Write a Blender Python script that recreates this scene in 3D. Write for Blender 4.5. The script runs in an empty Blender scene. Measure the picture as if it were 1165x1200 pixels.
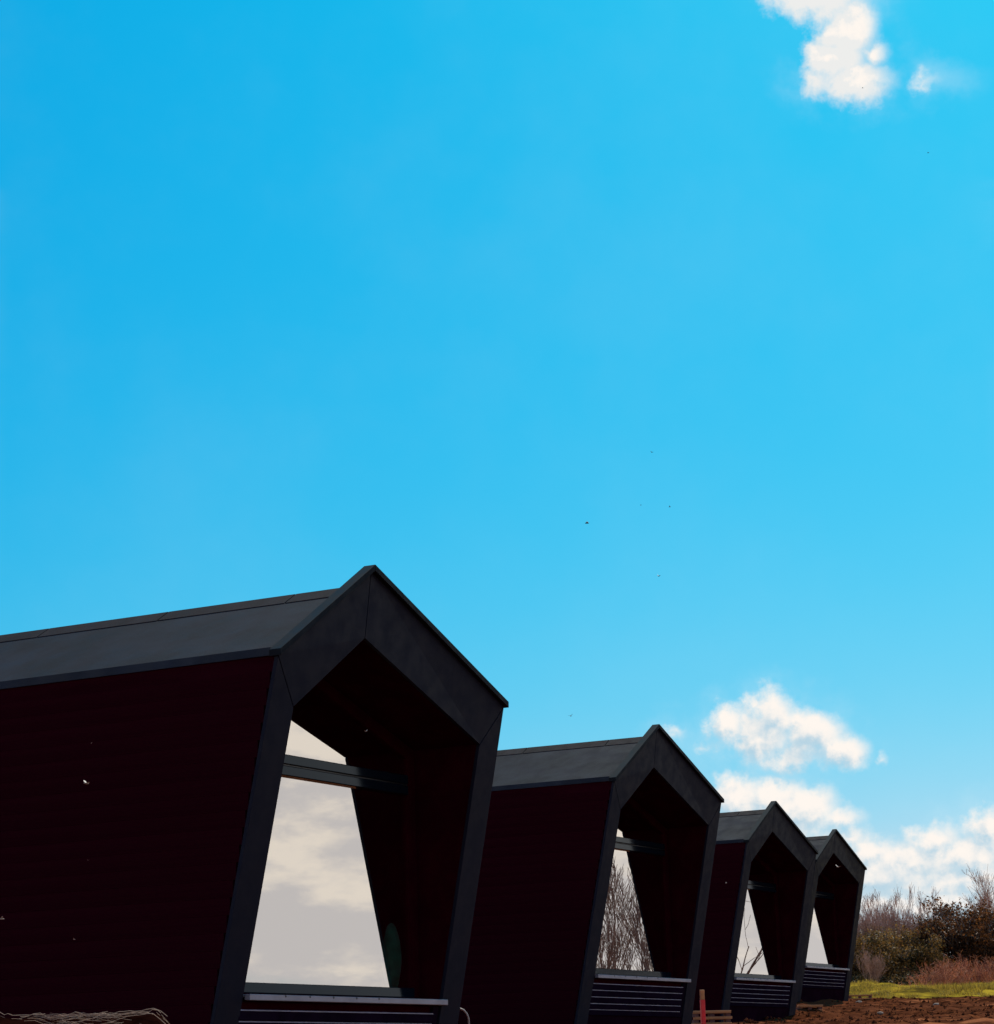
import bpy, bmesh, math, random
import numpy as np
from mathutils import Matrix, Vector, noise

S = bpy.context.scene
COL = S.collection
R = math.radians
random.seed(7)

# ------------------------------------------------------------------ camera
F_PX, PITCH, ROLL, ZC = 2886.75, 0.2254, -0.0232, 1.6
cam = bpy.data.objects.new('camera', bpy.data.cameras.new('camera'))
COL.objects.link(cam); S.camera = cam
cam.data.sensor_fit = 'HORIZONTAL'; cam.data.sensor_width = 36
cam.data.lens = F_PX / 1165 * 36
cam.data.clip_start = .1; cam.data.clip_end = 6000
cam.matrix_world = (Matrix.Translation((0, 0, ZC)) @ Matrix.Rotation(math.pi/2 + PITCH, 4, 'X')
                    @ Matrix.Rotation(ROLL, 4, 'Z'))

def ray(px, py):
    """unit direction of a point of the photograph (1165 x 1200)"""
    c, s = math.cos(ROLL), math.sin(ROLL); a, b = px - 582.5, py - 600
    u = (c*a + s*b)/F_PX; v = (-s*a + c*b)/F_PX
    return Vector((u, math.cos(PITCH) + v*math.sin(PITCH), math.sin(PITCH) - v*math.cos(PITCH))).normalized()

# ------------------------------------------------------------------ sun, view
SUN_AZ, SUN_EL = 22.0, 48.0
sun = bpy.data.objects.new('sun', bpy.data.lights.new('sun', 'SUN'))
COL.objects.link(sun)
sun.data.energy = 4.2; sun.data.angle = R(.5); sun.data.color = (1, .93, .82)
sd = Vector((math.sin(R(SUN_AZ))*math.cos(R(SUN_EL)), math.cos(R(SUN_AZ))*math.cos(R(SUN_EL)), math.sin(R(SUN_EL))))
sun.rotation_euler = sd.to_track_quat('Z', 'Y').to_euler()
S.view_settings.view_transform = 'Standard'; S.view_settings.look = 'None'
S.view_settings.exposure = 0; S.view_settings.gamma = 1
S.view_settings.use_curve_mapping = False

# ------------------------------------------------------------------ world: graded Nishita sky + clouds
class NT:
    """small helper to chain nodes"""
    def __init__(self, tree): self.t = tree; self.n = tree.nodes; self.l = tree.links
    def add(self, typ, **kw):
        nd = self.n.new(typ)
        for k, v in kw.items(): setattr(nd, k, v)
        return nd
    def put(self, sock, v):
        if isinstance(v, bpy.types.NodeSocket): self.l.new(v, sock)
        elif v is not None: sock.default_value = v
    def m(self, op, a, b=None, c=None, clamp=False):
        nd = self.add('ShaderNodeMath', operation=op, use_clamp=clamp)
        for i, v in enumerate((a, b, c)):
            if v is not None: self.put(nd.inputs[i], v)
        return nd.outputs[0]
    def v(self, op, a, b=None, out=0):
        nd = self.add('ShaderNodeVectorMath', operation=op)
        self.put(nd.inputs[0], a)
        if b is not None: self.put(nd.inputs[3] if op == 'SCALE' else nd.inputs[1], b)
        return nd.outputs[out]
    def noise(self, vec, scale, detail=4, rough=.55, color=False, dim='3D', lac=2.0, dist=0):
        nd = self.add('ShaderNodeTexNoise', noise_dimensions=dim)
        if vec is not None: self.l.new(vec, nd.inputs['Vector'])
        nd.inputs['Scale'].default_value = scale; nd.inputs['Detail'].default_value = detail
        nd.inputs['Roughness'].default_value = rough; nd.inputs['Lacunarity'].default_value = lac
        nd.inputs['Distortion'].default_value = dist
        return nd.outputs[1 if color else 0]
    def smooth(self, x, lo, hi, a=0., b=1.):
        nd = self.add('ShaderNodeMapRange', interpolation_type='SMOOTHSTEP')
        for i, v in enumerate((x, lo, hi, a, b)): self.put(nd.inputs[i], v)
        return nd.outputs[0]
    def mix(self, f, a, b, blend='MIX'):
        nd = self.add('ShaderNodeMix', data_type='RGBA', blend_type=blend)
        self.put(nd.inputs[0], f); self.put(nd.inputs[6], a); self.put(nd.inputs[7], b)
        return nd.outputs[2]
    def ramp(self, f, stops):
        nd = self.add('ShaderNodeValToRGB'); e = nd.color_ramp.elements
        while len(e) < len(stops): e.new(.5)
        for el, (p, c) in zip(e, stops): el.position = p; el.color = (*c, 1)
        self.put(nd.inputs[0], f); return nd.outputs[0]

# cloud puffs: (x, y, rx, ry) read off the photograph, turned into azimuth / elevation of the sky itself
PUFFS = [(960, -14, 80, 42), (990, 34, 48, 36), (978, 70, 44, 36), (1004, 96, 50, 28), (960, 98, 26, 20), (1022, 62, 28, 22), (1078, 100, 17, 6),
         (852, 850, 26, 24), (885, 862, 46, 32), (903, 838, 36, 32), (932, 842, 30, 24), (950, 860, 50, 34), (988, 878, 34, 26), (930, 884, 74, 20), (825, 873, 12, 7), (1034, 890, 9, 9),
         (866, 940, 34, 34), (905, 934, 46, 30), (940, 948, 42, 32), (980, 958, 34, 17), (905, 965, 90, 30), (787, 860, 14, 11),
         (1020, 1000, 50, 24), (1098, 984, 38, 24), (1060, 1012, 80, 28), (1040, 1028, 100, 26), (1150, 1030, 100, 28), (1100, 1060, 160, 26), (1158, 972, 30, 28), (1135, 1004, 70, 26), (990, 985, 36, 20), (1210, 985, 50, 36), (1285, 1000, 70, 34)]
K = F_PX*math.pi/180
def azel(px, py):
    d = ray(px, py); return math.degrees(math.atan2(d.x, d.y))*K, math.degrees(math.asin(d.z))*K
grp = bpy.data.node_groups.new('cloud field', 'ShaderNodeTree')
grp.interface.new_socket('P', in_out='INPUT', socket_type='NodeSocketVector')
grp.interface.new_socket('D', in_out='OUTPUT', socket_type='NodeSocketFloat')
g = NT(grp); gi = g.add('NodeGroupInput'); go = g.add('NodeGroupOutput')
acc = None
for (x, y, rx, ry) in PUFFS:
    a, e = azel(x, y)
    q = g.v('MULTIPLY', g.v('SUBTRACT', gi.outputs[0], (a, e, 0)), (1/rx, 1/ry, 0))
    dd = g.m('MULTIPLY', g.m('SUBTRACT', 1.0, g.v('LENGTH', q, out=1)), min(rx, ry)/30)
    acc = dd if acc is None else g.m('SMOOTH_MAX', acc, dd, .25)
g.l.new(acc, go.inputs[0])

w = bpy.data.worlds.new('World'); S.world = w; w.use_nodes = True
n = NT(w.node_tree); bg = w.node_tree.nodes['Background']
sky = n.add('ShaderNodeTexSky', sky_type='NISHITA', sun_disc=False)
sky.sun_elevation = R(SUN_EL); sky.sun_rotation = R(SUN_AZ)
STR = .1
bg.inputs[1].default_value = STR
sep = n.add('ShaderNodeSeparateColor'); n.l.new(n.v('SCALE', sky.outputs[0], STR), sep.inputs[0])
# the photograph's grade of a clear sky, channel by channel
def grade(ch, lim, g_, ke, k0):
    e_ = n.m('MAXIMUM', n.m('MULTIPLY', n.m('ARCSINE', sx.outputs[2]), 57.2958), 0.)
    return n.m('MULTIPLY', n.m('POWER', n.m('MINIMUM', ch, lim), g_), n.m('EXPONENT', n.m('ADD', n.m('MULTIPLY', e_, ke), k0)))
tc = n.add('ShaderNodeTexCoord'); D = tc.outputs['Generated']
sx = n.add('ShaderNodeSeparateXYZ'); n.l.new(D, sx.inputs[0])
cr = grade(sep.outputs[0], 1.0, 3.10, -.090, .235)
cg = grade(sep.outputs[1], 1.0, 1.00, .008, -.28)
cb = grade(sep.outputs[2], 1.0, .57, .0035, -.075)
cmb = n.add('ShaderNodeCombineColor')
for i, c in enumerate((cr, cg, cb)): n.l.new(c, cmb.inputs[i])
az = n.m('MULTIPLY', n.m('ARCTAN2', sx.outputs[0], sx.outputs[1]), F_PX)
el = n.m('MULTIPLY', n.m('ARCSINE', sx.outputs[2]), F_PX)
P = n.add('ShaderNodeCombineXYZ'); n.l.new(az, P.inputs[0]); n.l.new(el, P.inputs[1])
warp = n.v('SUBTRACT', n.noise(D, 55, 5, .62, color=True), (.5, .5, .5))
warp2 = n.v('SUBTRACT', n.noise(D, 240, 4, .6, color=True), (.5, .5, .5))
Pw = n.v('ADD', n.v('ADD', P.outputs[0], n.v('SCALE', warp, 55.)), n.v('SCALE', warp2, 8.))
def field(vec):
    nd = n.add('ShaderNodeGroup'); nd.node_tree = grp; n.l.new(vec, nd.inputs[0]); return nd.outputs[0]
d0 = field(Pw)
d1 = field(n.v('ADD', Pw, (7., 15., 0)))
fine = n.noise(D, 110, 7, .55)
fine1 = n.noise(n.v('ADD', D, (.0022, 0., .0042)), 110, 7, .55)
dens = n.m('ADD', d0, n.m('MULTIPLY', n.m('SUBTRACT', fine, .5), .85))
mask = n.smooth(dens, -.16, .62)
grad = n.m('ADD', n.m('SUBTRACT', d0, d1), n.m('MULTIPLY', n.m('SUBTRACT', fine, fine1), 1.5))
lit = n.smooth(n.m('ADD', grad, n.m('MULTIPLY', n.m('SUBTRACT', .55, dens), .25)), -.60, .52)
lit = n.m('MAXIMUM', lit, n.smooth(el, 17*K, 20*K, 0., .72))
ccol = n.mix(lit, (.46*10, .65*10, .77*10, 1), (1.0*10, .93*10, .865*10, 1))
# bank of cumulus low round the whole horizon, outside the piece of sky read off above
gn = n.noise(n.v('MULTIPLY', D, (1, 1, 2.6)), 5.5, 9, .58)
gn2 = n.noise(n.v('ADD', n.v('MULTIPLY', D, (1, 1, 2.6)), (.006, .010, .05)), 5.5, 9, .58)
eld = n.m('DIVIDE', el, K)
thr = n.smooth(eld, 9., 26., .27, .60)
win = n.m('MAXIMUM', n.smooth(n.m('ABSOLUTE', n.m('DIVIDE', az, K)), 11.5, 17.), n.smooth(eld, 25., 32.))
gm = n.m('MULTIPLY', n.smooth(gn, thr, n.m('ADD', thr, .13)), win)
glit = n.smooth(n.m('SUBTRACT', gn, gn2), -.05, .06)
gcol = n.mix(glit, (7.7, 7.8, 8.2, 1), (10.8, 10.4, 9.7, 1))
hz = n.smooth(eld, 5.6, 3.2, 0., .70)          # pale air just above the horizon
skyc = n.mix(hz, n.v('SCALE', cmb.outputs[0], 1/STR), (6.3, 7.3, 7.5, 1))
skyc = n.mix(n.m('MULTIPLY', n.smooth(n.noise(D, 4.5, 6, .6),   .40, .72), .05), skyc, (6.5, 8.6, 9.6, 1))
skyc = n.mix(gm, skyc, gcol)
veil = n.m('MULTIPLY', n.smooth(d0, -1.1, .3), n.smooth(n.noise(D, 20, 5, .6), .42, .7, 0., .35))
skyc = n.mix(veil, skyc, (6.2, 8.3, 9.3, 1))
skyc = n.mix(mask, skyc, ccol)
n.l.new(skyc, bg.inputs[0])
w.cycles.sampling_method = 'MANUAL'; w.cycles.sample_map_resolution = 512

# ------------------------------------------------------------------ materials
def mat(name, col, rough=.6, metal=0., spec=.5, var=.0, vscale=3., bump=0., bscale=40., col2=None, stretch=None, obj_rand=0.):
    m = bpy.data.materials.new(name); m.use_nodes = True
    t = NT(m.node_tree); b = m.node_tree.nodes['Principled BSDF']
    b.inputs['Roughness'].default_value = rough; b.inputs['Metallic'].default_value = metal
    b.inputs['Specular IOR Level'].default_value = spec
    tcn = t.add('ShaderNodeTexCoord'); vec = tcn.outputs['Object']
    if stretch: vec = t.v('MULTIPLY', vec, stretch)
    c = (*col, 1)
    if col2 is not None or var:
        c2 = (*(col2 or tuple(min(1, k*(1+var)) for k in col)), 1)
        c1 = c if col2 else (*(k*(1-var) for k in col), 1)
        c = t.mix(t.smooth(t.noise(vec, vscale, 6, .62), .33, .67), c1, c2)
    if obj_rand:
        oi = t.add('ShaderNodeObjectInfo')
        k = t.m('ADD', t.m('MULTIPLY', oi.outputs['Random'], 2*obj_rand), 1-obj_rand)
        c = t.mix(1., c, t.v('MULTIPLY', (1, 1, 1), t.add('ShaderNodeCombineXYZ').outputs[0]) if False else t.v('SCALE', (1, 1, 1), k), 'MULTIPLY')
    t.put(b.inputs['Base Color'], c)
    if var:
        t.put(b.inputs['Roughness'], t.smooth(t.noise(vec, vscale*2.3, 4, .6), .3, .7, max(0, rough-.08), min(1, rough+.1)))
    if bump:
        bn = t.add('ShaderNodeBump'); bn.inputs['Strength'].default_value = bump; bn.inputs['Distance'].default_value = .01
        t.l.new(t.noise(vec, bscale, 5, .6), bn.inputs['Height']); t.l.new(bn.outputs[0], b.inputs['Normal'])
    return m

M = {}
M['fascia'] = mat('anthracite coated panel', (.0092, .0094, .0180), .55, spec=.08, var=.06, vscale=2.5, bump=.05, bscale=300)
M['cap'] = mat('anthracite folded metal cap', (.0085, .0095, .012), .6, spec=.08, var=.15, vscale=3)
M['roof'] = mat('dark grey roof membrane', (.0150, .0150, .0210), .75, spec=.06, var=.28, vscale=1.6, bump=.15, bscale=60)
M['ridge'] = mat('dusty roof cap sheet', (.024, .0155, .0165), .75, spec=.06, var=.3, vscale=3)
M['flash'] = mat('slate blue eave flashing', (.013, .019, .032), .5, spec=.15, var=.25, vscale=2)
M['board'] = mat('charred maroon cladding board', (.025, .0020, .0056), .8, spec=.0, var=.2, vscale=5, bump=.3, bscale=30, stretch=(1, .12, 1), obj_rand=.05)
M['lining'] = mat('dark maroon lining board', (.024, .0010, .0036), .8, spec=.0, var=.2, vscale=4)
M['profile'] = mat('slate blue window profile', (.0030, .0058, .0105), .10, spec=.19)
M['profile'].node_tree.nodes['Principled BSDF'].inputs['Specular Tint'].default_value = (.45, .75, 1, 1)
M['sill'] = mat('pale grey metal sill', (.29, .245, .265), .4, metal=.0, var=.12, vscale=5)
M['slat'] = mat('dark slat board', (.0105, .0048, .0120), .6, spec=.0, var=.2, vscale=5)
M['skirt'] = mat('near black skirt board', (.0130, .0034, .0090), .7, spec=.0, var=.2, vscale=4)
M['slat_highlight'] = mat('slat edge highlight', (.26, .22, .27), .5, var=.2, vscale=8)  # pale colour paints in the light that the slats' top edges catch
M['inner'] = mat('dim interior lining', (.05, .014, .010), .8, var=.1)
M['teal'] = mat('teal green chair fabric', (.06, .40, .33), .9, var=.2, vscale=12, bump=.2, bscale=200)
M['screw'] = mat('dark screw head', (.01, .01, .012), .4)
M['bark'] = mat('pinkish brown twig bark', (.44, .25, .18), .85, var=.3, vscale=2)
M['bark_pale'] = mat('pale tan twig bark', (.27, .155, .11), .85, var=.3, vscale=1.5)
M['bark_grey'] = mat('grey brown bark', (.15, .11, .10), .85, var=.3, vscale=2)
M['soil_clod'] = mat('brown soil clod', (.10, .030, .013), .95, spec=.0, var=.4, vscale=3)
M['straw'] = mat('pale straw', (.34, .19, .115), .8, var=.25, vscale=8)
M['wood'] = mat('tan sawn timber', (.60, .23, .075), .75, var=.25, vscale=6, bump=.3, bscale=30, stretch=(.15, 1, 1))
M['wood_dark'] = mat('stained timber', (.16, .06, .04), .8, var=.25, vscale=6)
M['red'] = mat('bright red paint', (.95, .008, .014), .5, var=.1, vscale=10)
M['pipe'] = mat('off white plastic pipe', (.38, .27, .22), .4, var=.08)
M['stone'] = mat('pale stone', (.20, .13, .09), .85, var=.2, vscale=8)
M['insect'] = mat('dark insect body', (.02, .018, .016), .5)
M['insect_pale'] = mat('pale insect body', (.25, .16, .12), .6)
M['wing'] = mat('pale insect wing', (.34, .25, .20), .6)
M['wing_dark'] = mat('dark insect wing', (.03, .04, .05), .5)

def leafmat(name, a, b_, trans=.35):
    m = bpy.data.materials.new(name); m.use_nodes = True; t = NT(m.node_tree)
    b = m.node_tree.nodes['Principled BSDF']; b.inputs['Roughness'].default_value = .65
    b.inputs['Specular IOR Level'].default_value = .25
    geo = t.add('ShaderNodeNewGeometry'); tcn = t.add('ShaderNodeTexCoord')
    f = t.m('ADD', t.m('MULTIPLY', geo.outputs['Random Per Island'], .35), t.m('MULTIPLY', t.noise(geo.outputs['Position'], 1.3, 4, .65), .75))
    c = t.mix(t.smooth(f, .3, .8), (*a, 1), (*b_, 1))
    t.put(b.inputs['Base Color'], c)
    tr = t.add('ShaderNodeBsdfTranslucent'); t.l.new(c, tr.inputs[0])
    mx = t.add('ShaderNodeMixShader'); mx.inputs[0].default_value = trans
    t.l.new(b.outputs[0], mx.inputs[1]); t.l.new(tr.outputs[0], mx.inputs[2])
    t.l.new(mx.outputs[0], m.node_tree.nodes['Material Output'].inputs[0])
    return m
M['leaf_olive'] = leafmat('olive brown leaves', (.035, .026, .008), (.36, .185, .05))
M['leaf_dark'] = leafmat('dark bronze green leaves', (.026, .013, .006), (.24, .085, .024))
M['leaf_tan'] = leafmat('tan dead leaves', (.12, .06, .03), (.30, .17, .08))
M['grass'] = leafmat('yellow green grass', (.09, .060, .012), (.52, .34, .045), .45)
M['weed'] = leafmat('dry reddish weed', (.24, .07, .04), (.85, .40, .21), .3)

def glass_mat():
    m = bpy.data.materials.new('coated reflective glass'); m.use_nodes = True
    t = NT(m.node_tree); nt = m.node_tree
    nt.nodes.remove(nt.nodes['Principled BSDF'])
    gl = t.add('ShaderNodeBsdfGlossy'); gl.inputs['Roughness'].default_value = .0
    gl.inputs['Color'].default_value = (1.0, .93, .86, 1)
    tr = t.add('ShaderNodeBsdfTransparent'); tr.inputs[0].default_value = (.95, 1.0, .95, 1)
    fr = t.add('ShaderNodeFresnel'); fr.inputs['IOR'].default_value = 1.5
    f = t.m('ADD', t.m('MULTIPLY', fr.outputs[0], .9), .60, clamp=True)
    tcn = t.add('ShaderNodeTexCoord')
    bn = t.add('ShaderNodeBump'); bn.inputs['Strength'].default_value = .05; bn.inputs['Distance'].default_value = .004
    t.l.new(t.noise(tcn.outputs['Object'], 1.3, 2), bn.inputs['Height']); t.l.new(bn.outputs[0], gl.inputs['Normal'])
    mx = t.add('ShaderNodeMixShader'); t.l.new(f, mx.inputs[0])
    t.l.new(tr.outputs[0], mx.inputs[1]); t.l.new(gl.outputs[0], mx.inputs[2])
    t.l.new(mx.outputs[0], nt.nodes['Material Output'].inputs[0])
    return m
M['glass'] = glass_mat()
M['glass_clear'] = bpy.data.materials.new('clear inner glass face'); M['glass_clear'].use_nodes = True
_t = NT(M['glass_clear'].node_tree); _t.n.remove(_t.n['Principled BSDF'])
_a = _t.add('ShaderNodeBsdfTransparent'); _a.inputs[0].default_value = (.95, .98, .96, 1)
_b = _t.add('ShaderNodeBsdfGlossy'); _b.inputs['Roughness'].default_value = .0
_m = _t.add('ShaderNodeMixShader'); _m.inputs[0].default_value = .05
_t.l.new(_a.outputs[0], _m.inputs[1]); _t.l.new(_b.outputs[0], _m.inputs[2]); _t.l.new(_m.outputs[0], _t.n['Material Output'].inputs[0])

# ------------------------------------------------------------------ helpers
def link(name, me, m=None, parent=None, smooth=False):
    o = bpy.data.objects.new(name, me); COL.objects.link(o)
    if m is not None and not me.materials:
        for k in (m if isinstance(m, (list, tuple)) else [m]): me.materials.append(k)
    if parent is not None: o.parent = parent
    if smooth:
        for p in me.polygons: p.use_smooth = True
    return o
def mesh(name, V, Fc, m=None, parent=None, smooth=False):
    me = bpy.data.meshes.new(name); me.from_pydata([tuple(v) for v in V], [], Fc); me.validate(); me.update()
    return link(name, me, m, parent, smooth)
def tag(o, label, cat, group=None):
    o['label'] = label; o['category'] = cat
    if group: o['group'] = group
    return o
def thing(name, label, cat, loc=(0, 0, 0), rz=0., group=None):
    o = bpy.data.objects.new(name, None); COL.objects.link(o); o.empty_display_size = .3
    o.location = loc; o.rotation_euler = (0, 0, rz)
    return tag(o, label, cat, group)
def prism_data(poly, off):
    """polygon of 3D points extruded by the vector off"""
    k = len(poly); off = Vector(off)
    V = [Vector(p) for p in poly] + [Vector(p) + off for p in poly]
    nrm = Vector((0, 0, 0))
    for i in range(k):
        a, b = V[i], V[(i+1) % k]; nrm += a.cross(b)
    Fc = [list(range(k)), list(range(2*k-1, k-1, -1))] + [[(i+1) % k, i, i+k, (i+1) % k + k] for i in range(k)]
    if nrm.dot(off) > 0: Fc = [f[::-1] for f in Fc]
    return V, Fc
def prism(name, poly, off, m, parent=None, bev=0.):
    V, Fc = prism_data(poly, off)
    o = mesh(name, V, Fc, m, parent)
    if bev: bevel(o, bev)
    return o
def bevel(o, wd, seg=1):
    bm = bmesh.new(); bm.from_mesh(o.data)
    bmesh.ops.bevel(bm, geom=bm.edges[:], offset=wd, segments=seg, affect='EDGES')
    bm.to_mesh(o.data); bm.free()
def box(name, a, b, m, parent=None, bev=0.):
    return prism(name, [(a[0], a[1], a[2]), (b[0], a[1], a[2]), (b[0], b[1], a[2]), (a[0], b[1], a[2])], (0, 0, b[2]-a[2]), m, parent, bev)
def tube(V, Fc, pts, rad, sides=4, cap=False):
    """append a tapered tube along pts; rad is one radius per point"""
    base = len(V); k = len(pts)
    up = Vector((.31, .17, .93)).normalized()
    for i in range(k):
        t = (pts[min(i+1, k-1)] - pts[max(i-1, 0)])
        if t.length < 1e-9: t = Vector((0, 0, 1))
        t.normalize(); a = t.cross(up)
        if a.length < 1e-3: a = t.cross(Vector((1, 0, 0)))
        a.normalize(); b = t.cross(a)
        for j in range(sides):
            an = 2*math.pi*j/sides
            V.append(pts[i] + (a*math.cos(an) + b*math.sin(an))*rad[i])
    for i in range(k-1):
        for j in range(sides):
            p, q = base+i*sides+j, base+i*sides+(j+1) % sides
            Fc.append([p, q, q+sides, p+sides])
    if cap:
        Fc.append([base+j for j in range(sides)][::-1]); Fc.append([base+(k-1)*sides+j for j in range(sides)])

# ------------------------------------------------------------------ ground
YK = [-400, -30, 0, 8, 19.2, 33, 46.9, 60.4, 66, 80, 110, 140, 300, 900, 2500]
ZK = [-2.2, -1.6, -1.6, -1.1, -.20, .42, .86, 1.58, 1.80, 2.36, 3.54, 4.1, 5.5, 6, 6]
def ground_z(x, y, rough=True):
    z = float(np.interp(y, YK, ZK))
    z = (z*2 + float(np.interp(y-3, YK, ZK)) + float(np.interp(y+3, YK, ZK)))/4
    z += .10*noise.noise(Vector((x*.05, y*.05, 3.1)))*min(1, abs(y)/30)
    if rough and 8 < y < 130 and -12 < x < 40:
        dirt = max(0, min(1, (66 + 1.6*noise.noise(Vector((x*.35, 0, 9))) - y)/1.5))
        am = .03 + .10*dirt
        gb = max(0, min(1, (y-66.5)/3))*max(0, min(1, (104-y)/6))
        z += gb*.34*(noise.noise(Vector((x*.42, y*.16, 21)))+.5*noise.noise(Vector((x*1.1, y*.4, 4))))
        z += am*(noise.noise(Vector((x*.9, y*.9, 0))) + .6*noise.noise(Vector((x*2.3, y*2.3, 5))) + .3*noise.noise(Vector((x*5, y*5, 8))))
    return z + ZC
def lines(segs):
    out = []
    for a, b, st in segs:
        k = max(1, round((b-a)/st)); out += [a + (b-a)*i/k for i in range(k)]
    return out + [segs[-1][1]]
gx = lines([(-2500, -400, 300), (-400, -60, 40), (-60, -12, 4), (-12, 4, 1), (4, 24, .2), (24, 40, 1), (40, 100, 5), (100, 400, 40), (400, 2500, 300)])
gy = lines([(-400, -20, 40), (-20, 8, 2), (8, 36, .7), (36, 68, .22), (68, 120, .6), (120, 200, 6), (200, 500, 40), (500, 2500, 300)])
V = [(x, y, ground_z(x, y)) for y in gy for x in gx]; nx = len(gx)
Fc = [[j*nx+i, j*nx+i+1, (j+1)*nx+i+1, (j+1)*nx+i] for j in range(len(gy)-1) for i in range(nx-1)]
ground = mesh('ground', V, Fc, None, None, True); ground['kind'] = 'structure'
def ground_mat():
    m = bpy.data.materials.new('field soil and grass'); m.use_nodes = True; t = NT(m.node_tree)
    b = m.node_tree.nodes['Principled BSDF']; b.inputs['Roughness'].default_value = .95; b.inputs['Specular IOR Level'].default_value = .0
    geo = t.add('ShaderNodeNewGeometry'); pos = geo.outputs['Position']
    s = t.add('ShaderNodeSeparateXYZ'); t.l.new(pos, s.inputs[0])
    n1 = t.noise(pos, .7, 6, .65); n2 = t.noise(pos, 6, 6, .65)
    soil = t.mix(t.smooth(n1, .35, .65), (.038, .0112, .0050, 1), (.125, .038, .017, 1))
    soil = t.mix(t.smooth(n2, .50, .72), soil, (.22, .065, .022, 1))
    soil = t.mix(t.smooth(t.noise(t.v('MULTIPLY', pos, (.22, 1.5, 1)), 1.0, 5, .6), .58, .68), soil, (.32, .105, .042, 1))
    gr = t.mix(t.smooth(t.noise(t.v('MULTIPLY', pos, (.8, .22, 1)), .8, 6, .65), .36, .62), (.075, .048, .010, 1), (.42, .265, .024, 1))
    edge = t.m('ADD', s.outputs[1], t.m('MULTIPLY', t.m('SUBTRACT', t.noise(pos, .3, 5, .6), .5), 9.))
    c = t.mix(t.smooth(edge, 65.2, 66.4), soil, gr)
    t.put(b.inputs['Base Color'], c)
    bn = t.add('ShaderNodeBump'); bn.inputs['Strength'].default_value = .8; bn.inputs['Distance'].default_value = .05
    t.l.new(n2, bn.inputs['Height']); t.l.new(bn.outputs[0], b.inputs['Normal'])
    return m
ground.data.materials.append(ground_mat())

# ------------------------------------------------------------------ cabins
W, HE, HR, T1, T2 = 1.65, 2.407, 3.238, .2065, .123
IW, IHE, IHA, SP, UO = 1.354, 2.062, 2.677, .017, -.539
DR, G, LEN, B0 = .141, .745, 9.0, .84     # B0: height of the sill above the cabin's foot
def dep(z): return T1*(HE-z) if z < HE else -T2*(z-HE)
def wo(z): return W + SP*(HE-z)
def wi(z): return IW + SP*(IHE-z)
def L(u, d, z): return Vector((u, d, z+B0))
def FP(u, z, k=0.): return L(u, dep(z)+k, z)

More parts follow.
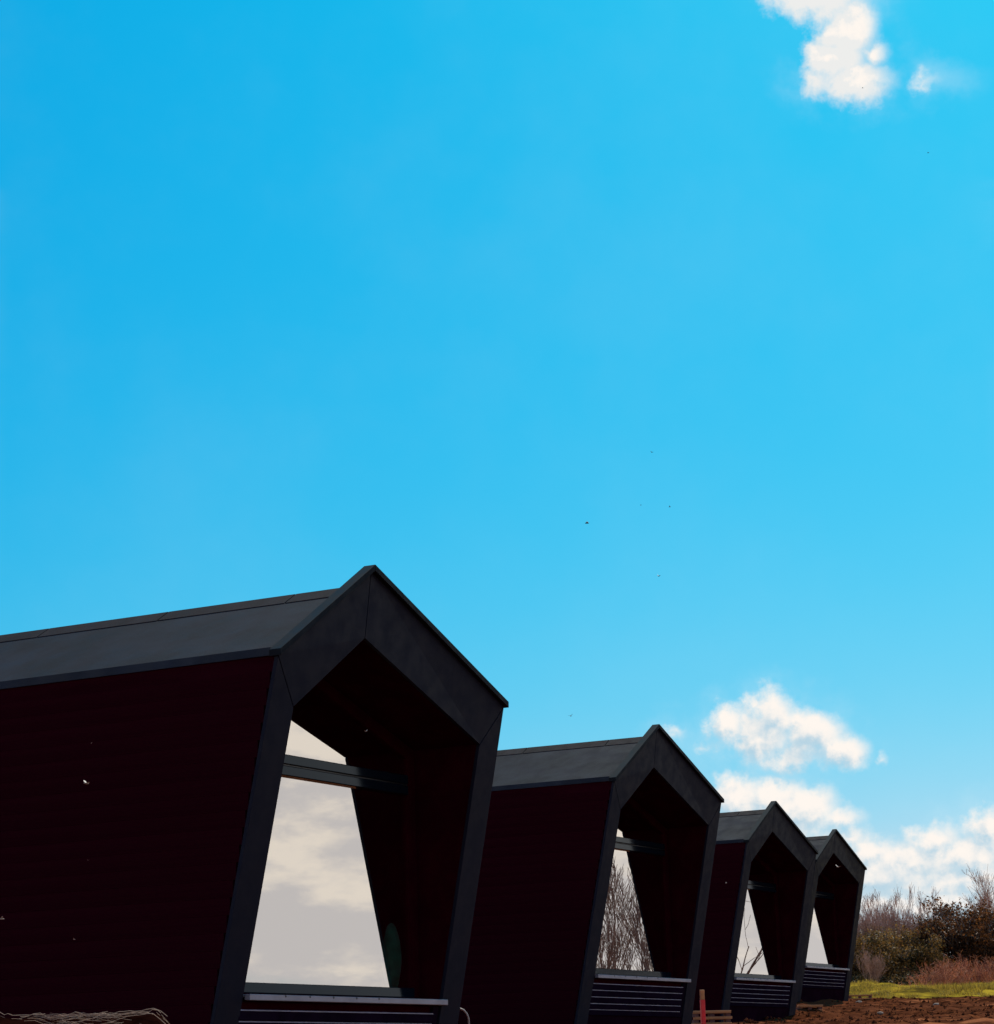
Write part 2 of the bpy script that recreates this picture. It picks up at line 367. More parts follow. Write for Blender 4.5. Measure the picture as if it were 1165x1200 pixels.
BOARD = None
def coat(o):
    o.data.materials.append(M['glass']); o.data.materials.append(M['glass_clear'])
    for p in o.data.polygons: p.material_index = 0 if p.normal.y < -.9 else 1
def make_cabin(label, loc, yaw, boards=True):
    global BOARD
    c = thing('cabin', label, 'cabin', loc, yaw, 'black timber cabins in a row')
    zb = -B0-.12
    hf = HR-.035                      # apex of the face, just under the cap
    hl = HE+(-.0)
    e = .0035                         # half of the open mitre joints
    TH = (0, .032, 0)
    # face: two legs and two raking panels, mitred
    for s in (-1, 1):
        mx = Vector((s*W, 0, HE)) ; mi = Vector((s*IW, 0, IHE))
        prism('leg_panel', [FP(s*W, HE-.012), FP(s*IW, IHE-.012), FP(s*wi(-.06), -.06), FP(s*wi(zb), zb), FP(s*wo(zb), zb)], TH, M['fascia'], c, .0015)
        ap, ia = (UO+s*e, hf), (UO+s*e, IHA)
        prism('raking_panel', [FP(ap[0], ap[1]), FP(ia[0], ia[1]), FP(s*IW, IHE+.0), FP(s*W, HE+.0)], TH, M['fascia'], c, .0015)
    # folded cap over the raised front
    for s in (-1, 1):
        t = .042
        f0 = -.035
        eu, ez = s*(W+.022), HE-.012
        sl = (HR-t-ez)/abs(UO-eu)
        p = [L(eu, dep(HE)+f0, ez), L(UO+s*.0005, dep(HR)+f0, HR-t), L(UO+s*.0005, dep(HR)+.07, HR-t), L(eu, dep(HE)+.07, ez)]
        prism('verge_cap', p, (0, 0, t+.008), M['cap'], c, .002)
        # upstand that closes the step between cap and main roof
        prism('upstand', [L(s*(W-.01), .036, HE+.0), L(UO+s*.001, dep(HR)+.036, HR-t-.004), L(UO+s*.001, dep(HR)+.036, HR-DR-.12), L(s*(W-.01), .036, HE-.004)], (0, .018, 0), M['cap'], c)
    # main roof
    z0, z1 = HE+.055, HR-DR
    for s in (-1, 1):
        sl = (z1-z0)/(abs(s*W-UO))
        su = s*W
        k = .155/abs(su-UO)         # under the ridge cap
        prism('roof_sheet', [L(su, .058, z0), L(UO, dep(HR)+.058, z1-.012), L(UO, LEN, z1-.012), L(su, LEN, z0)], (0, 0, -.03), M['roof'], c)
        f = prism('eave_flashing', [L(su+s*.004, .074, z0+.004), L(su-s*.05, .074, z0+.006), L(su-s*.05, LEN, z0+.006), L(su+s*.004, LEN, z0+.004)], (0, 0, -.06), M['flash'], c)
        y = dep(HR)+.06; first = .66
        while y < LEN:
            y2 = min(y+first, LEN)
            a = .15; u1 = UO+s*a
            prism('ridge_cap', [L(UO+s*.0, y, z1+.004), L(u1, y, z1-.012-sl*a+.008), L(u1, y2-.012, z1-.012-sl*a+.008), L(UO+s*.0, y2-.012, z1+.004)], (0, 0, -.010), M['ridge'], c)
            y, first = y2, 1.25
    # recess: reveals and soffits (lined), from the back of the face panels to the window
    gz = [-.06, .5, 1.0, 1.5, IHE]
    for s in (-1, 1):
        V1 = []; 
        for z in gz: V1 += [L(s*wi(z), dep(z)+.0325, z), L(s*wi(z), G+.10, z)]
        F1 = [[2*i, 2*i+1, 2*i+3, 2*i+2] for i in range(len(gz)-1)]
        V2 = [v + Vector((s*.02, 0, 0)) for v in V1]; k = len(V1)
        F2 = [[a+k for a in f[::-1]] for f in F1]
        o = mesh('reveal_lining', V1+V2, F1+F2+[[0, 2*len(gz)-2, 2*len(gz)-1+0, 1]] if False else V1+V2 and F1+F2, M['lining'], c)
        prism('soffit_lining', [L(s*IW, dep(IHE)+.0325, IHE), L(UO+s*.001, dep(IHA)+.0325, IHA), L(UO+s*.001, G+.10, IHA), L(s*IW, G+.10, IHE)], (0, 0, .02), M['lining'], c)
    # window: outer frame, rails, transom, two panes
    j = .145
    outer = [(-wi(0)+.003, .0), (wi(0)-.003, .0), (IW-.003, IHE-.002), (UO, IHA-.004), (-IW+.003, IHE-.002)]
    inner = [(-wi(0)+j, .085), (wi(0)-j, .085), (IW-j+.02, IHE-.08), (UO, IHA-.085), (-IW+j-.02, IHE-.06)]
    V1 = [L(u, G-.03, z) for u, z in outer] + [L(u, G-.03, z) for u, z in inner] + [L(u, G+.05, z) for u, z in outer] + [L(u, G+.05, z) for u, z in inner]
    F1 = []
    for i in range(5):
        q = (i+1) % 5
        F1 += [[i, q, q+5, i+5], [i+10, i+15, q+15, q+10], [i+5, q+5, q+15, i+15]]
    wf = mesh('window', V1, F1, M['lining'], c)
    prism('bottom_rail', [L(-wi(0)+j-.03, G-.05, .012), L(wi(0)-j+.03, G-.05, .012), L(wi(0)-j+.03, G-.05, .088), L(-wi(0)+j-.03, G-.05, .088)], (0, .08, 0), M['profile'], wf, .004)
    for za, zc in ((1.675, 1.752), (1.764, 1.84)):
        prism('transom', [L(-1.225, G-.05, za), L(1.225, G-.05, za), L(1.225, G-.05, zc), L(-1.225, G-.05, zc)], (0, .08, 0), M['profile'], wf, .006)
    prism('transom_joint', [L(-1.225, G-.035, 1.745), L(1.225, G-.035, 1.745), L(1.225, G-.035, 1.77), L(-1.225, G-.035, 1.77)], (0, .05, 0), M['screw'], wf)
    pn = prism('glass_pane', [L(-1.26, G, .08), L(1.26, G, .08), L(1.235, G, 1.68), L(-1.235, G, 1.68)], (0, .006, 0), None, wf); coat(pn)
    pn = prism('glass_pane', [L(-1.235, G, 1.835), L(1.235, G, 1.835), L(1.232, G, IHE-.075), L(UO, G, IHA-.08), L(-1.232, G, IHE-.055)], (0, .006, 0), None, wf); coat(pn)
    # sill
    sl = prism('sill', [L(-1.352, dep(0)-.028, -.055), L(1.43, dep(0)-.028, -.055), L(1.43, dep(0)-.028, -.010), L(-1.352, dep(0)-.028, -.010)], (0, .05, 0), M['sill'], c, .004)
    prism('sill_top', [L(-1.345, dep(0)+.022, -.018), L(1.345, dep(0)+.022, -.018), L(1.345, G-.03, .0), L(-1.345, G-.03, .0)], (0, 0, -.012), M['sill'], sl)
    for k in range(5):
        u = -.9+k*.32; y = dep(0)-.0285
        Vs = []; Fs = []; tube(Vs, Fs, [L(u, y, -.02), L(u, y-.003, -.02)], [.009, .008], 8, True)
        mesh('screw', Vs, Fs, M['screw'], sl)
    # slats under the sill and the skirt board below them
    for k, z in enumerate((-.122, -.203, -.287, -.370, -.445)):
        y = dep(z)
        sec = [(y+.006, z), (y+.026, z+.006), (y+.026, z-.072), (y+.012, z-.072)]
        prism('slat', [L(-1.405, a, b) for a, b in sec], (2.69, 0, 0), M['slat'], c)
        o = prism('slat_glint', [L(-1.403, y+.002, z-.001), L(-1.403, y+.012, z+.0035), L(-1.403, y+.012, z-.006), L(-1.403, y+.002, z-.007)], (2.686, 0, 0), M['slat_highlight'], c)  # thin pale strip, a highlight painted along the slat's top
    prism('corner_strip', [FP(1.29, -.065, .012), FP(1.372, -.065, .012), FP(1.372, -.52, .012), FP(1.29, -.52, .012)], (0, .03, 0), M['slat'], c)
    prism('backing_board', [FP(-1.40, -.06, .045), FP(1.40, -.06, .045), FP(1.40, -.53, .045), FP(-1.40, -.53, .045)], (0, .02, 0), M['lining'], c)
    prism('skirt_board', [FP(-1.402, -.525, .014), FP(1.402, -.525, .014), FP(1.402, zb, .014), FP(-1.402, zb, .014)], (0, .03, 0), M['skirt'], c)
    # side walls: horizontal cladding boards
    if BOARD is None:
        h = .1246
        sec = [(0, 0), (.0145, .0006), (.016, .003), (.016, h), (0, h)]   # (outwards, up), V-groove at the foot
        Vb = [(-a, yy, b) for yy in (0., 1.) for a, b in sec]; k = len(sec)
        Fb = [[i, (i+1) % k, (i+1) % k+k, i+k] for i in range(k)] + [list(range(k))[::-1], list(range(k, 2*k))]
        BOARD = bpy.data.meshes.new('wall_board'); BOARD.from_pydata(Vb, [], Fb); BOARD.update(); BOARD.materials.append(M['board'])
    z = zb
    while z < HE-.14:
        for s in (-1, 1):
            o = bpy.data.objects.new('wall_board', BOARD); COL.objects.link(o); o.parent = c
            y0 = dep(z+.06)+.045
            o.location = L(s*(wo(z)-.026), y0, z); o.scale = (1, LEN-.05-y0, 1)
            if s > 0: o.scale.x = -1
        z += .125
    for s in (-1, 1):
        a, b = wo(zb)-.034, wo(HE)-.034
        prism('wall_sheathing', [L(s*a, dep(zb)+.05, zb), L(s*b, dep(HE)+.06, HE+.03), L(s*b, LEN-.06, HE+.03), L(s*a, LEN-.06, zb)], (-s*.06, 0, 0), M['lining'], c)
        prism('top_board', [L(s*(W-.012), .05, z-.002), L(s*(W-.012), .05, HE+.002), L(s*(W-.012), LEN-.05, HE+.002), L(s*(W-.012), LEN-.05, z-.002)], (-s*.018, 0, 0), M['board'], c)
    prism('back_wall', [L(-wo(zb)+.02, LEN-.05, zb), L(wo(zb)-.02, LEN-.05, zb), L(W-.02, LEN-.05, HE), L(UO, LEN-.05, z1-.05), L(-W+.02, LEN-.05, HE)], (0, .03, 0), M['board'], c)
    box('floor', L(-1.5, G+.06, -.06), L(1.5, LEN-.1, -.02), M['inner'], c)
    return c

HOUSES = [(-.80, 19.20, .64, 1.05, 'nearest and largest black gabled cabin, its roof running out of the left of the view'),
          (2.23, 32.97, 1.26, 1.06, 'second nearest black gabled cabin, bare trees mirrored in its window'),
          (5.26, 46.86, 1.69, 1.06, 'third black gabled cabin, a thin branch mirrored in its window, between second and farthest'),
          (8.18, 60.43, 2.42, 1.07, 'farthest and smallest black gabled cabin, standing beside the hedge and open soil')]
import json
q = [(-0.8, 19.2)]
for (x, y, z, a, lab) in HOUSES:
    make_cabin(lab, (x, y, z+ZC-B0), a)

# armchair seen dimly through the nearest window
hx, hy, hz, ha = HOUSES[0][:4]
def hworld(h, u, d, z):
    c_, s_ = math.cos(h[3]), math.sin(h[3]); return Vector((h[0]+u*c_-d*s_, h[1]+u*s_+d*c_, h[2]+z+ZC))
cu = thing('cushion', 'teal green cushion leaning inside the glass of the nearest cabin window', 'cushion', hworld(HOUSES[0], 1.125, G+.075, .05), ha)
bm = bmesh.new(); bmesh.ops.create_uvsphere(bm, u_segments=28, v_segments=18, radius=1)
def sp(v, k): return math.copysign(abs(v)**k, v)
for v in bm.verts:
    v.co = Vector((.125*sp(v.co.x, .9), .055*v.co.y*(1-.25*abs(v.co.z)), .28+.28*sp(v.co.z, 1.)))
me = bpy.data.meshes.new('cover'); bm.to_mesh(me); bm.free(); link('cover', me, M['teal'], cu, True)
Vv, Ff = [], []
ring = [Vector((.127*sp(math.cos(a), .9), .0, .28+.284*sp(math.sin(a), 1.))) for a in [2*math.pi*i/36 for i in range(37)]]
tube(Vv, Ff, ring, [.006]*37, 6); mesh('piping', Vv, Ff, M['teal'], cu, True)

# ------------------------------------------------------------------ trees, shrubs
def grow(rng, V, Fc, p, d, ln, r, lvl, maxl, spread, up, kids, sides, tips, min_r=.0035, wob=.25):
    steps = 4 if lvl < 2 else 3
    pts = [p.copy()]; rad = [r]; dd = d.copy()
    for i in range(steps):
        dd = (dd + Vector((rng.gauss(0, wob), rng.gauss(0, wob), rng.gauss(0, wob)))*.5 + Vector((0, 0, up))).normalized()
        pts.append(pts[-1] + dd*ln/steps); rad.append(max(min_r, r*(1-(.55*(i+1)/steps))))
    tube(V, Fc, pts, rad, sides if lvl < 2 else 3)
    if lvl >= maxl: tips.append(pts[-1]); return
    for k in range(kids[lvl]):
        f = rng.uniform(.25, 1.0); i = min(steps-1, int(f*steps)); t = f*steps-i
        q = pts[i].lerp(pts[i+1], t); rr = rad[i]*(1-t)+rad[i+1]*t
        ax = Vector((rng.gauss(0, 1), rng.gauss(0, 1), rng.gauss(0, .4))).normalized()
        nd = (dd + ax*spread*rng.uniform(.6, 1.3)).normalized()
        grow(rng, V, Fc, q, nd, ln*rng.uniform(.45, .75), max(min_r, rr*.62), lvl+1, maxl, spread, up, kids, sides, tips, min_r, wob)
def bare_tree(seed, h, stems=1, kids=(9, 6, 5), spread=.7, up=.12, maxl=3, r=.05, mk='bark', lean=.1, min_r=.0045):
    rng = random.Random(seed); V, Fc, tips = [], [], []; TV, TF = [], []
    for s in range(stems):
        a = rng.uniform(0, 6.28)
        base = Vector((rng.gauss(0, .12), rng.gauss(0, .12), -.1)) if stems > 1 else Vector((0, 0, -.1))
        d = Vector((math.cos(a)*lean*rng.random()*2.5, math.sin(a)*lean*rng.random()*2.5, 1)).normalized()
        hh = h*rng.uniform(.55, 1.0) if stems > 1 else h*.85
        pts = [base]; rad = [r]
        for i in range(6):
            d = (d + Vector((rng.gauss(0, .07), rng.gauss(0, .07), .05))).normalized()
            pts.append(pts[-1]+d*hh/6); rad.append(max(min_r, r*(1-(i+1)/6.3)))
        tube(TV, TF, pts, rad, 6)
        for k in range(kids[0]):
            f = rng.uniform(.15, .98)*6; i = min(5, int(f)); q = pts[i].lerp(pts[i+1], f-i)
            ax = rng.uniform(0, 6.28)
            nd = Vector((math.cos(ax)*spread, math.sin(ax)*spread, rng.uniform(.5, 1.1))).normalized()
            grow(rng, V, Fc, q, nd, hh*(.42-.26*f/6)*rng.uniform(.7, 1.3), rad[i]*.55, 1, maxl, spread, up, (0,)+tuple(kids[1:])+(0,), 4, tips, min_r)
    return (TV, TF), (V, Fc), tips
def to_mesh(nm, vf, m):
    me = bpy.data.meshes.new(nm); me.from_pydata([tuple(v) for v in vf[0]], [], vf[1]); me.update(); me.materials.append(m); return me
def leaves(rng, cs, per, sz, spread):
    V, Fc = [], []
    for c in cs:
        for k in range(per):
            p = c + Vector((rng.gauss(0, spread), rng.gauss(0, spread), rng.gauss(0, spread*.8)))
            a = Vector((rng.gauss(0, 1), rng.gauss(0, 1), rng.gauss(0, 1))).normalized(); b = a.orthogonal().normalized()
            b = (b*math.cos(k) + a.cross(b)*math.sin(k)); s = sz*rng.uniform(.6, 1.4); i = len(V)
            V += [p-a*s*.6, p+b*s*.35, p+a*s*.6, p-b*s*.35]; Fc.append([i, i+1, i+2, i+3])
    return V, Fc
def plant(name, label, cat, meshes, x, y, rz=0., sc=1., group=None, sink=.0):
    """meshes: list of (part name, mesh)"""
    t = thing(name, label, cat, (x, y, ground_z(x, y, False)-sink), rz, group)
    t.scale = (sc, sc, sc)
    for nm, me in meshes: link(nm, me, None, t)
    return t
def make_proto(kind, seed):
    rng = random.Random(seed*31+5)
    if kind == 'bare':      # tall bare hedge shrub, many upright stems
        T, B, tips = bare_tree(seed, 3.9, stems=20, kids=(7, 5, 3), spread=.46, up=.17, maxl=3, r=.020, lean=.42, min_r=.0046)
        lf = leaves(rng, [p for p in tips if p.z < 2.6], 2, .05, .07)
        return [('trunk', to_mesh('trunk', T, M['bark'])), ('crown', to_mesh('crown', B, M['bark'])), ('leaves', to_mesh('leaves', lf, M['leaf_tan']))]
    if kind == 'bush':      # rounded leafy bush
        T, B, tips = bare_tree(seed, 2.4, stems=7, kids=(8, 5, 3), spread=.75, up=.05, maxl=3, r=.035, lean=.35, min_r=.006)
        lf = leaves(rng, tips, 11, .070, .13)
        return [('trunk', to_mesh('trunk', T, M['bark_grey'])), ('crown', to_mesh('crown', B, M['bark_grey'])), ('leaves', to_mesh('leaves', lf, M['leaf_olive']))]
    if kind == 'dark':      # dense dark bronze bush
        T, B, tips = bare_tree(seed, 3.0, stems=8, kids=(9, 6, 3), spread=.75, up=.05, maxl=3, r=.04, lean=.4, min_r=.006)
        lf = leaves(rng, tips, 14, .070, .14)
        return [('trunk', to_mesh('trunk', T, M['bark_grey'])), ('crown', to_mesh('crown', B, M['bark_grey'])), ('leaves', to_mesh('leaves', lf, M['leaf_dark']))]
    if kind == 'tall':
        T, B, tips = bare_tree(seed, 5.6, stems=3, kids=(16, 6, 4), spread=.62, up=.12, maxl=3, r=.06, lean=.15, min_r=.006)
        return [('trunk', to_mesh('trunk', T, M['bark'])), ('crown', to_mesh('crown', B, M['bark']))]
PR = {k: [make_proto(k, 11+i) for i in range(nn)] for k, nn in (('bare', 4), ('bush', 3), ('dark', 2), ('tall', 1))}
HG = 'shrubs and bare trees of the hedge behind the field'
def at(px, y):   # x of the photograph's column px at depth y
    d = ray(px, 1155); return d.x/d.y*y
hedge = [  # kind, px, depth, scale, label
 ('bare', 1008, 112, 1.04, 'bare upright shrub with pinkish twigs right beside the farthest cabin'),
 ('bare', 1034, 114, 1.16, 'tallest tuft of bare upright twigs in the hedge just right of the farthest cabin'),
 ('bare', 1060, 113, 1.04, 'bare twiggy shrub in the middle of the hedge, over the olive bushes'),
 ('bare', 1084, 115, 1.00, 'bare twiggy shrub just left of the dark bronze bush'),
 ('bush', 1012, 108, 1.08, 'low olive bush at the foot of the hedge beside the farthest cabin'),
 ('bush', 1038, 107, 1.22, 'olive brown bush with loose top, second from the farthest cabin'),
 ('bush', 1068, 108, 1.25, 'olive brown bush in the middle of the hedge behind the bright grass'),
 ('bush', 1092, 108, 1.12, 'small olive bush between the middle of the hedge and the dark bronze bush'),
 ('dark', 1122, 110, 1.29, 'dense dark bronze bush, the rounded left one of the dark pair'),
 ('dark', 1158, 109, 1.39, 'dense dark bronze bush at the right edge of the view, below the tall bare tree'),
 ('tall', 1152, 113, 1.00, 'tall bare tree with fine twigs rising above the dark bushes at the right edge'),
 ('bare', 1190, 112, 1.09, 'bare shrub just past the dark bronze bushes'),
 ('bare', 985, 113, 0.94, 'bare shrub mostly hidden behind the farthest cabin'),
 ('bush', 1215, 108, 1.22, 'olive bush beyond the right edge of the view'),
 ('bush', 982, 108, 1.04, 'low olive bush mostly hidden behind the farthest cabin'),
 ('bare', 1024, 105, 0.42, 'short pale twiggy shrub in front of the olive bushes, nearest the farthest cabin'),
 ('bare', 1047, 115, 1.10, 'tall bare shrub behind the hedge between its two tallest twiggy tufts'),
 ('bare', 1074, 116, 1.06, 'tall bare shrub behind the hedge above the middle olive bush'),
]
for i, (k, px, y, sc, lab) in enumerate(hedge):
    pr = PR[k][i % len(PR[k])]
    nm = {'bare': 'bare_shrub', 'bush': 'leafy_bush', 'dark': 'dark_bush', 'tall': 'bare_tree'}[k]
    plant(nm, lab, 'tree' if k == 'tall' else 'shrub', pr, at(px, y), y, i*1.7, sc, HG, .0 if k in ('bare', 'tall') else .4)

# bare trees to the right of the row, out of the picture but mirrored in the second and third windows
def thicket(seed, h, **kw):
    T, B, tips = bare_tree(seed, h, **kw)
    return [('trunk', to_mesh('trunk', T, M['bark_pale'])), ('crown', to_mesh('crown', B, M['bark_pale']))]
tp = [thicket(61+i, 5.6, stems=3, kids=(10, 5, 3), spread=.5, up=.2, maxl=3, r=.05, lean=.25, min_r=.007) for i in range(2)]
TG = 'bare trees mirrored in the second cabin window'
for i, (x, y, sc, lab) in enumerate([(26, 49, .80, 'nearest bare tree of the mirrored thicket'), (28.5, 52.5, .98, 'tallest bare tree in the middle of the mirrored thicket'), (31.5, 53.0, .8, 'shorter bare tree far back in the mirrored thicket'), (27.2, 51.6, .62, 'smallest bare tree among the stems of the mirrored thicket')]):
    plant('thicket_tree', lab, 'tree', tp[i % 2], x, y, i*2.1, sc, TG)
one = thicket(90, 5.2, stems=1, kids=(7, 3, 2), spread=.7, up=.08, maxl=3, r=.06, lean=.6, min_r=.008)
plant('lone_tree', 'thin bare tree whose branch is mirrored in the third cabin window', 'tree', one, 27.2, 63.0, 1.0, 1.0)

# grass, weeds, clods
rng = random.Random(3)
def edge_y(x): return 66.2 + 1.2*noise.noise(Vector((x*.35, 0, 9)))
V, Fc = [], []
for k in range(80000):
    y = 66 + 44*rng.random()**1.3; x = rng.uniform(.125, .225)*y
    if noise.noise(Vector((x*.7, y*.2, 2))) < -.08: continue
    z = ground_z(x, y); h = rng.uniform(.02, .085)*(1+3.5*max(0, noise.noise(Vector((x*.6, y*.25, 4))))); a = rng.uniform(0, 3.14); wd = rng.uniform(.006, .013)
    i = len(V); lx, ly = rng.gauss(0, .05), rng.gauss(0, .05)
    V += [Vector((x-math.cos(a)*wd, y-math.sin(a)*wd, z-.02)), Vector((x+math.cos(a)*wd, y+math.sin(a)*wd, z-.02)), Vector((x+lx, y+ly, z+h))]
    Fc.append([i, i+1, i+2])
o = mesh('grass', V, Fc, M['grass']); tag(o, 'bright yellow green grass between the bare soil and the hedge', 'grass'); o['kind'] = 'stuff'
V, Fc = [], []
for k in range(26000):
    y = rng.uniform(105, 112); x = rng.uniform(.10, .24)*y; h = 1.0+.5*noise.noise(Vector((x*.5, 0, 3)))
    z = ground_z(x, y, False)-.05+h*rng.random()**1.3*(1-.55*abs(y-108.5)/3.5); s_ = rng.uniform(.03, .075)
    a_ = Vector((rng.gauss(0, 1), rng.gauss(0, 1), rng.gauss(0, 1))).normalized(); b_ = a_.orthogonal().normalized(); p = Vector((x, y, z)); i = len(V)
    V += [p-a_*s_, p+b_*s_*.6, p+a_*s_, p-b_*s_*.6]; Fc.append([i, i+1, i+2, i+3])
o = mesh('undergrowth', V, Fc, M['leaf_olive']); tag(o, 'dark tangled undergrowth along the foot of the hedge', 'undergrowth'); o['kind'] = 'stuff'
def weed_clump(seed, nst, h, wx, wy):
    rg = random.Random(seed); V, Fc = [], []
    for k in range(nst):
        p = Vector((rg.gauss(0, wx), rg.gauss(0, wy), -.05)); d = Vector((rg.gauss(0, .45), rg.gauss(0, .45), 1)).normalized()
        pts = [p]; hh = h*rg.uniform(.4, 1.05)*math.exp(-(p.x/wx)**2*.25)
        for i in range(3):
            d = (d+Vector((rg.gauss(0, .12), rg.gauss(0, .12), 0))).normalized(); pts.append(pts[-1]+d*hh/3)
        tube(V, Fc, pts, [.009, .008, .006, .004], 3)
        for q in range(3):
            s = pts[2].lerp(pts[3], rg.random()); e = s+Vector((rg.gauss(0, .1), rg.gauss(0, .1), rg.uniform(.03, .15)))
            tube(V, Fc, [s, e], [.005, .004], 3)
    return V, Fc
WL = [(1100, 96, 'reddish dry weed clump nearest the middle of the grass strip', 1.0),
      (1122, 98, 'tallest reddish dry weed clump, below the left dark bush', 1.2),
      (1148, 97, 'reddish dry weed clump below the tall bare tree', 1.05), (1172, 98, 'reddish dry weed clump at the right edge of the view', 1.1)]
for i, (px, y, lab, sc) in enumerate(WL):
    x = at(px, y); vf = weed_clump(40+i, 190, 1.15*sc, .55, .7)
    o = mesh('dry_weeds', vf[0], vf[1], M['weed']); o.location = (x, y, ground_z(x, y, False)); tag(o, lab, 'weeds', 'dry weed clumps before the hedge'); o['kind'] = 'stuff'
def clods(name, cnt, region, m, smin, smax):
    rg = random.Random(8); V, Fc = [], []
    for k in range(cnt):
        x, y = region(rg); z = ground_z(x, y); s = smin+(smax-smin)*rg.random()**3
        i = len(V)
        for (a, b, c_) in ((1, 0, 0), (-1, 0, 0), (0, 1, 0), (0, -1, 0), (0, 0, 1), (0, 0, -1)):
            V.append(Vector((x+a*s*rg.uniform(.6, 1.3), y+b*s*rg.uniform(.6, 1.3), z+c_*s*rg.uniform(.4, .9)+rg.gauss(0, .01))))
        Fc += [[i, i+2, i+4], [i+2, i+1, i+4], [i+1, i+3, i+4], [i+3, i, i+4], [i+2, i, i+5], [i+1, i+2, i+5], [i+3, i+1, i+5], [i, i+3, i+5]]
    return mesh(name, V, Fc, m)
o = clods('soil_clods', 6000, lambda rg: (lambda y: (rg.uniform(.09, .225)*y, y))(rg.uniform(38, 66.5)), M['soil_clod'], .012, .055)
tag(o, 'loose brown soil clods on the bare ground right of the cabins', 'soil'); o['kind'] = 'stuff'

# heap of turned turf and straw at the foot of the nearest cabin's side wall
hd = 15.0
def hx_(px): d = ray(px, 1190); return d.x/d.y*hd
def hz_(px, py): d = ray(px, py); return d.z/d.y*hd + ZC
prof = [(-150, 1196), (-60, 1188), (0, 1189), (40, 1190), (70, 1190), (90, 1189), (120, 1188), (145, 1188), (160, 1186), (172, 1184), (182, 1183.5), (192, 1187), (200, 1199), (210, 1212), (235, 1238), (300, 1262)]
xs = [hx_(p[0]) for p in prof]; zs = [hz_(*p) for p in prof]
heap = thing('turf_heap', 'low brown heap of earth and straw at the bottom left, before the nearest cabin', 'heap', (hx_(90), hd, ground_z(hx_(90), hd, False)))
V, Fc = [], []; NXH, NYH = 90, 26; x0, x1 = hx_(-150), hx_(300)
def heap_z(x, y):
    top = float(np.interp(x, xs, zs)); gz_ = ground_z(x, y, False)
    k = max(0, 1-abs(y-hd)/1.5)
    k = k*k*(3-2*k)
    return gz_ + (top-gz_)*k**.7 + (.018*noise.noise(Vector((x*9, y*9, 1))) + .012*noise.noise(Vector((x*25, y*25, 1))))*min(1, k*2) - .03*(k <= 0)
for j in range(NYH+1):
    for i in range(NXH+1):
        x = x0+(x1-x0)*i/NXH; y = hd-1.6+3.2*j/NYH
        V.append(Vector((x, y, heap_z(x, y)-.02))-heap.location)
for j in range(NYH):
    for i in range(NXH):
        a = j*(NXH+1)+i; Fc.append([a, a+1, a+NXH+2, a+NXH+1])
M['turf'] = mat('dark turned earth', (.012, .003, .002), .95, spec=.0, var=.4, vscale=6, bump=.5, bscale=30)
mesh('earth', V, Fc, M['turf'], heap, True)
V, Fc = [], []; rg = random.Random(5)
for k in range(230):
    x = rg.uniform(hx_(62), hx_(140)) if k % 3 else rg.uniform(x0, hx_(200)); y = hd+rg.uniform(-.55, .45)
    z = heap_z(x, y); a = rg.uniform(-.5, .5) + (math.pi if rg.random() < .5 else 0); ln = rg.uniform(.05, .22)
    p0_ = Vector((x, y, z-.012)); p2 = Vector((x+math.cos(a)*ln, y+math.sin(a)*ln, heap_z(x+math.cos(a)*ln, y+math.sin(a)*ln)-.006+rg.uniform(0, .012)))
    p1 = (p0_+p2)/2 + Vector((0, 0, rg.uniform(0, .016)))
    tube(V, Fc, [v-heap.location for v in (p0_, p1, p2)], [.0016, .0015, .001], 3)
o = mesh('straw', V, Fc, M['straw'], heap); o['kind'] = 'stuff'
# long pale rootlets that outline the crest
def crest(dy, lo, hi, seed):
    pts = []; rg = random.Random(seed); px = lo
    while px < hi:
        x = hx_(px); pts.append(Vector((x, hd+dy, heap_z(x, hd+dy)+rg.uniform(-.004, .014)))-heap.location); px += rg.uniform(4, 9)
    return pts
for k, (dy, lo, hi) in enumerate([(0, 120, 202), (-.12, 150, 198), (0, -60, 55), (-.1, 60, 130), (.1, 20, 160), (-.2, 168, 200)]):
    V, Fc = [], []; p = crest(dy, lo, hi, k); tube(V, Fc, p, [.0024]*len(p), 4, True); mesh('root', V, Fc, M['straw'], heap)

# ------------------------------------------------------------------ small things on the ground
def gpos(px, y): x = at(px, y); return x, y
# stake
x, y = gpos(822.5, 38)
st = thing('stake', 'wooden stake painted red below its bare tan top, between the second and third cabins', 'stake', (x, y, ground_z(x, y, False)), .3)
top = ray(823, 1160); zt = top.z/top.y*y + ZC - st.location.z; pr_ = zt-.15
box('red_shaft', (-.032, -.032, -.1), (.032, .032, pr_), M['red'], st, .004)
prism('bare_top', [(-.030, -.030, pr_), (.030, -.030, pr_), (.030, .030, pr_), (-.030, .030, pr_)], (0, 0, .15), M['wood'], st, .006)
def plank_stack(label, px, y, ln, n_, rz, wd=.20, th=.045, zoff=0., gap=.05):
    x = at(px, y); t = thing('plank_stack', label, 'planks', (x, y, ground_z(x, y, False)), rz, None)
    for k in range(n_):
        z = zoff + k*(th+gap)
        dx = (k % 2)*.03
        o = box('plank', (-ln/2+dx, -wd/2, z), (ln/2+dx*.5, wd/2, z+th), M['wood'], t, .004)
    for s in (-1, 0, 1):
        for k in range(n_):
            z = zoff + k*(th+gap)-gap
            box('bearer', (s*ln*.42-.04, -wd/2+.01, z), (s*ln*.42+.04, wd/2-.01, z+gap-.001), M['wood_dark'], t)
    return t
plank_stack('stack of orange tan planks behind the red stake', 832, 40.5, .62, 3, .1, zoff=.05)
plank_stack('low stack of two planks on the soil between the third and farthest cabins', 947, 52.0, .52, 2, .05, zoff=.02)
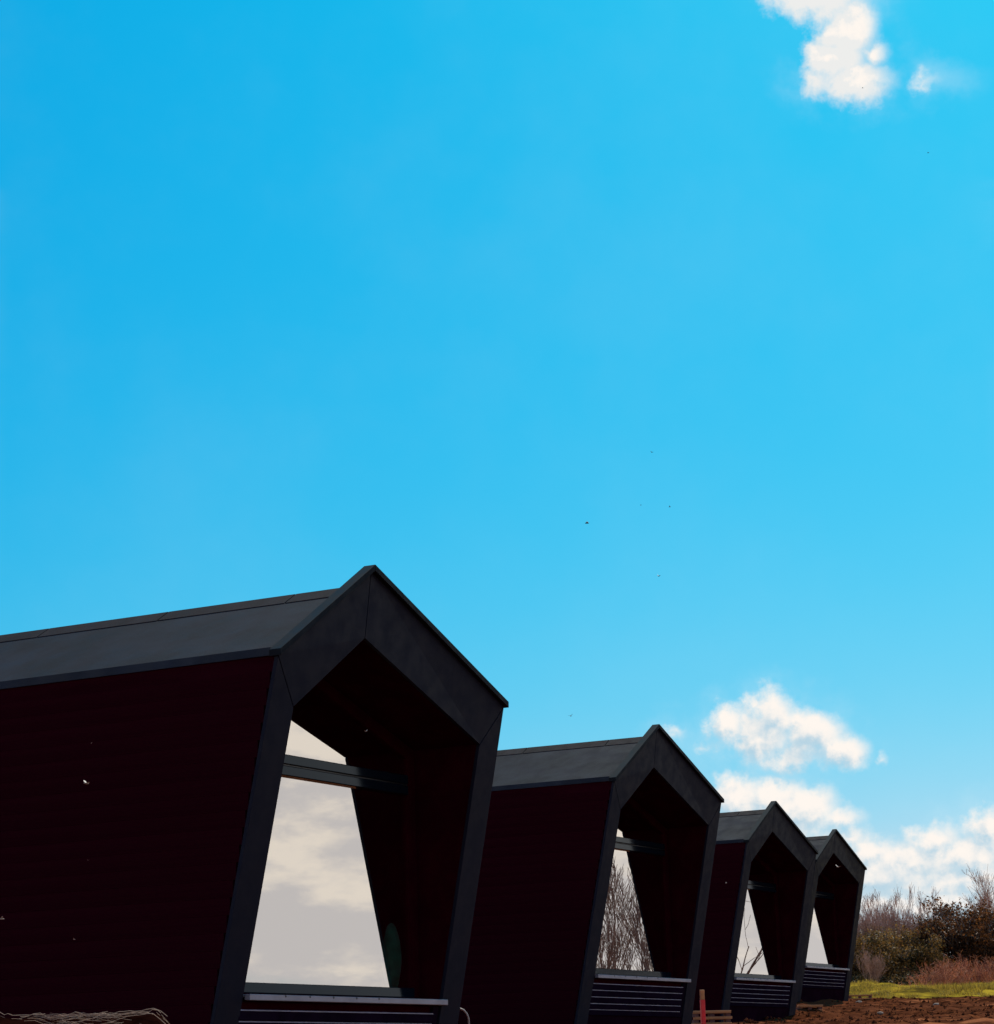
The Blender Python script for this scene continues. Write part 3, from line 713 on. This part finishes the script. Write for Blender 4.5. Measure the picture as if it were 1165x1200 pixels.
plank_stack('small pile of weathered boards just right of the farthest cabin foot', 1007, 64.5, .62, 2, -.1, zoff=.04, th=.035)
# pipe beside the nearest cabin
yp = 22.0
def pp(px, py, y): d = ray(px, py); return Vector((d.x/d.y*y, y, d.z/d.y*y+ZC))
a = pp(531, 1182, yp)
pipe = thing('bent_pipe', 'thin off white pipe curving to the ground beside the nearest cabin', 'pipe', (pp(548, 1200, yp).x, yp, ground_z(pp(548, 1200, yp).x, yp, False)))
pts = [pp(*q_, yp) for q_ in ((527, 1181.5), (532, 1181.5), (539, 1182), (543.5, 1184), (547, 1188), (549, 1193), (549.6, 1199), (549.6, 1206))]
pts.append(Vector((pts[-1].x, yp, pipe.location.z-.1)))
V, Fc = [], []; tube(V, Fc, [p-pipe.location for p in pts], [.0085]*len(pts), 8, True); mesh('tube', V, Fc, M['pipe'], pipe, True)
V, Fc = [], []; tube(V, Fc, [p-pipe.location for p in (pts[1], pts[2])], [.013, .013], 8, True); mesh('collar', V, Fc, M['pipe'], pipe, True)
# a few stones
for k, (px, y, s, lab) in enumerate([(1006, 60.0, .11, 'pale stone on the soil at the foot of the farthest cabin'), (1096, 55.0, .08, 'small pale stone on the bare soil right of the cabins'), (1030, 48.0, .06, 'small stone low on the bare soil near the bottom edge')]):
    bm = bmesh.new(); bmesh.ops.create_icosphere(bm, subdivisions=2, radius=s)
    for v in bm.verts: v.co *= 1+.35*noise.noise(v.co/s*1.3+Vector((k*5, 0, 0))); v.co.z *= .6
    me = bpy.data.meshes.new('stone'); bm.to_mesh(me); bm.free()
    x = at(px, y); o = link('stone', me, M['stone']); o.location = (x, y, ground_z(x, y)+s*.25); tag(o, lab, 'stone')

# ------------------------------------------------------------------ insects in the air
def insect(label, px, py, dist, size, pale=False, rz=0., roll=0.):
    d = ray(px, py); p = d*dist + Vector((0, 0, ZC))
    t = thing('flying_insect', label, 'insect', p, rz, 'insects flying past'); t.rotation_euler = (roll, 0, rz)
    bm = bmesh.new(); bmesh.ops.create_uvsphere(bm, u_segments=10, v_segments=7, radius=1)
    for v in bm.verts:
        v.co = Vector((v.co.x*size*.5, v.co.y*size*.13*(1-.3*v.co.x), v.co.z*size*.13))
    me = bpy.data.meshes.new('body'); bm.to_mesh(me); bm.free()
    link('body', me, M['insect_pale'] if pale else M['insect'], t, True)
    for s in (-1, 1):
        poly = [(size*.12, s*size*.05, size*.05), (size*.22, s*size*.42, size*.22), (0, s*size*.62, size*.30), (-size*.2, s*size*.42, size*.22), (-size*.08, s*size*.06, size*.05)]
        prism('wing', poly, (0, 0, size*.015), M['wing'] if pale else M['wing_dark'], t)
INS = [(688, 613, 6.0, .011, 0, 'dark insect in the blue sky, the one above the gap between the two nearest cabins'),
       (772, 675, 6.5, .009, 0, 'dark insect high in the sky straight above the second cabin apex'),
       (764, 530, 7.0, .008, 0, 'tiny dark insect, highest of the specks over the second cabin'),
       (785, 594, 7.5, .007, 0, 'faint dark insect midway up the sky above the second cabin'),
       (751, 592, 8.0, .005, 0, 'faintest dark speck of an insect midway up the sky, left of a similar one'),
       (669, 839, 6.5, .010, 0, 'dark insect low in the sky just above the second cabin roof'),
       (1088, 179, 7.0, .006, 0, 'tiny dark insect in the blue just below the top right cloud'),
       (1011, 103, 7.0, .005, 0, 'tiny dark insect against the top right cloud'),
       (101, 918, 5.2, .015, 1, 'bright white insect against the dark side wall of the nearest cabin'),
       (103, 1008, 6.0, .005, 1, 'faint insect speck halfway down the dark side wall of the nearest cabin'),
       (87, 1101, 6.0, .007, 1, 'dim pale insect low on the dark side wall of the nearest cabin'),
       (2, 1077, 5.0, .011, 1, 'pale insect at the very left edge against the nearest cabin wall'),
       (107, 871, 6.5, .005, 1, 'faint insect speck above the brightest one on the nearest cabin wall'),
       (429, 857, 6.0, .009, 1, 'pale insect before the dark recess of the nearest cabin'),
       (851, 1035, 7.0, .006, 1, 'dim insect before the side wall of the third cabin'),
       (982, 1016, 7.5, .016, 1, 'pale brown moth with raised wings before the gable of the farthest cabin')]
for k, (px, py, d_, s_, pale, lab) in enumerate(INS):
    insect(lab, px, py, d_, s_, bool(pale), rz=k*.9, roll=.3 if s_ < .02 else .9)
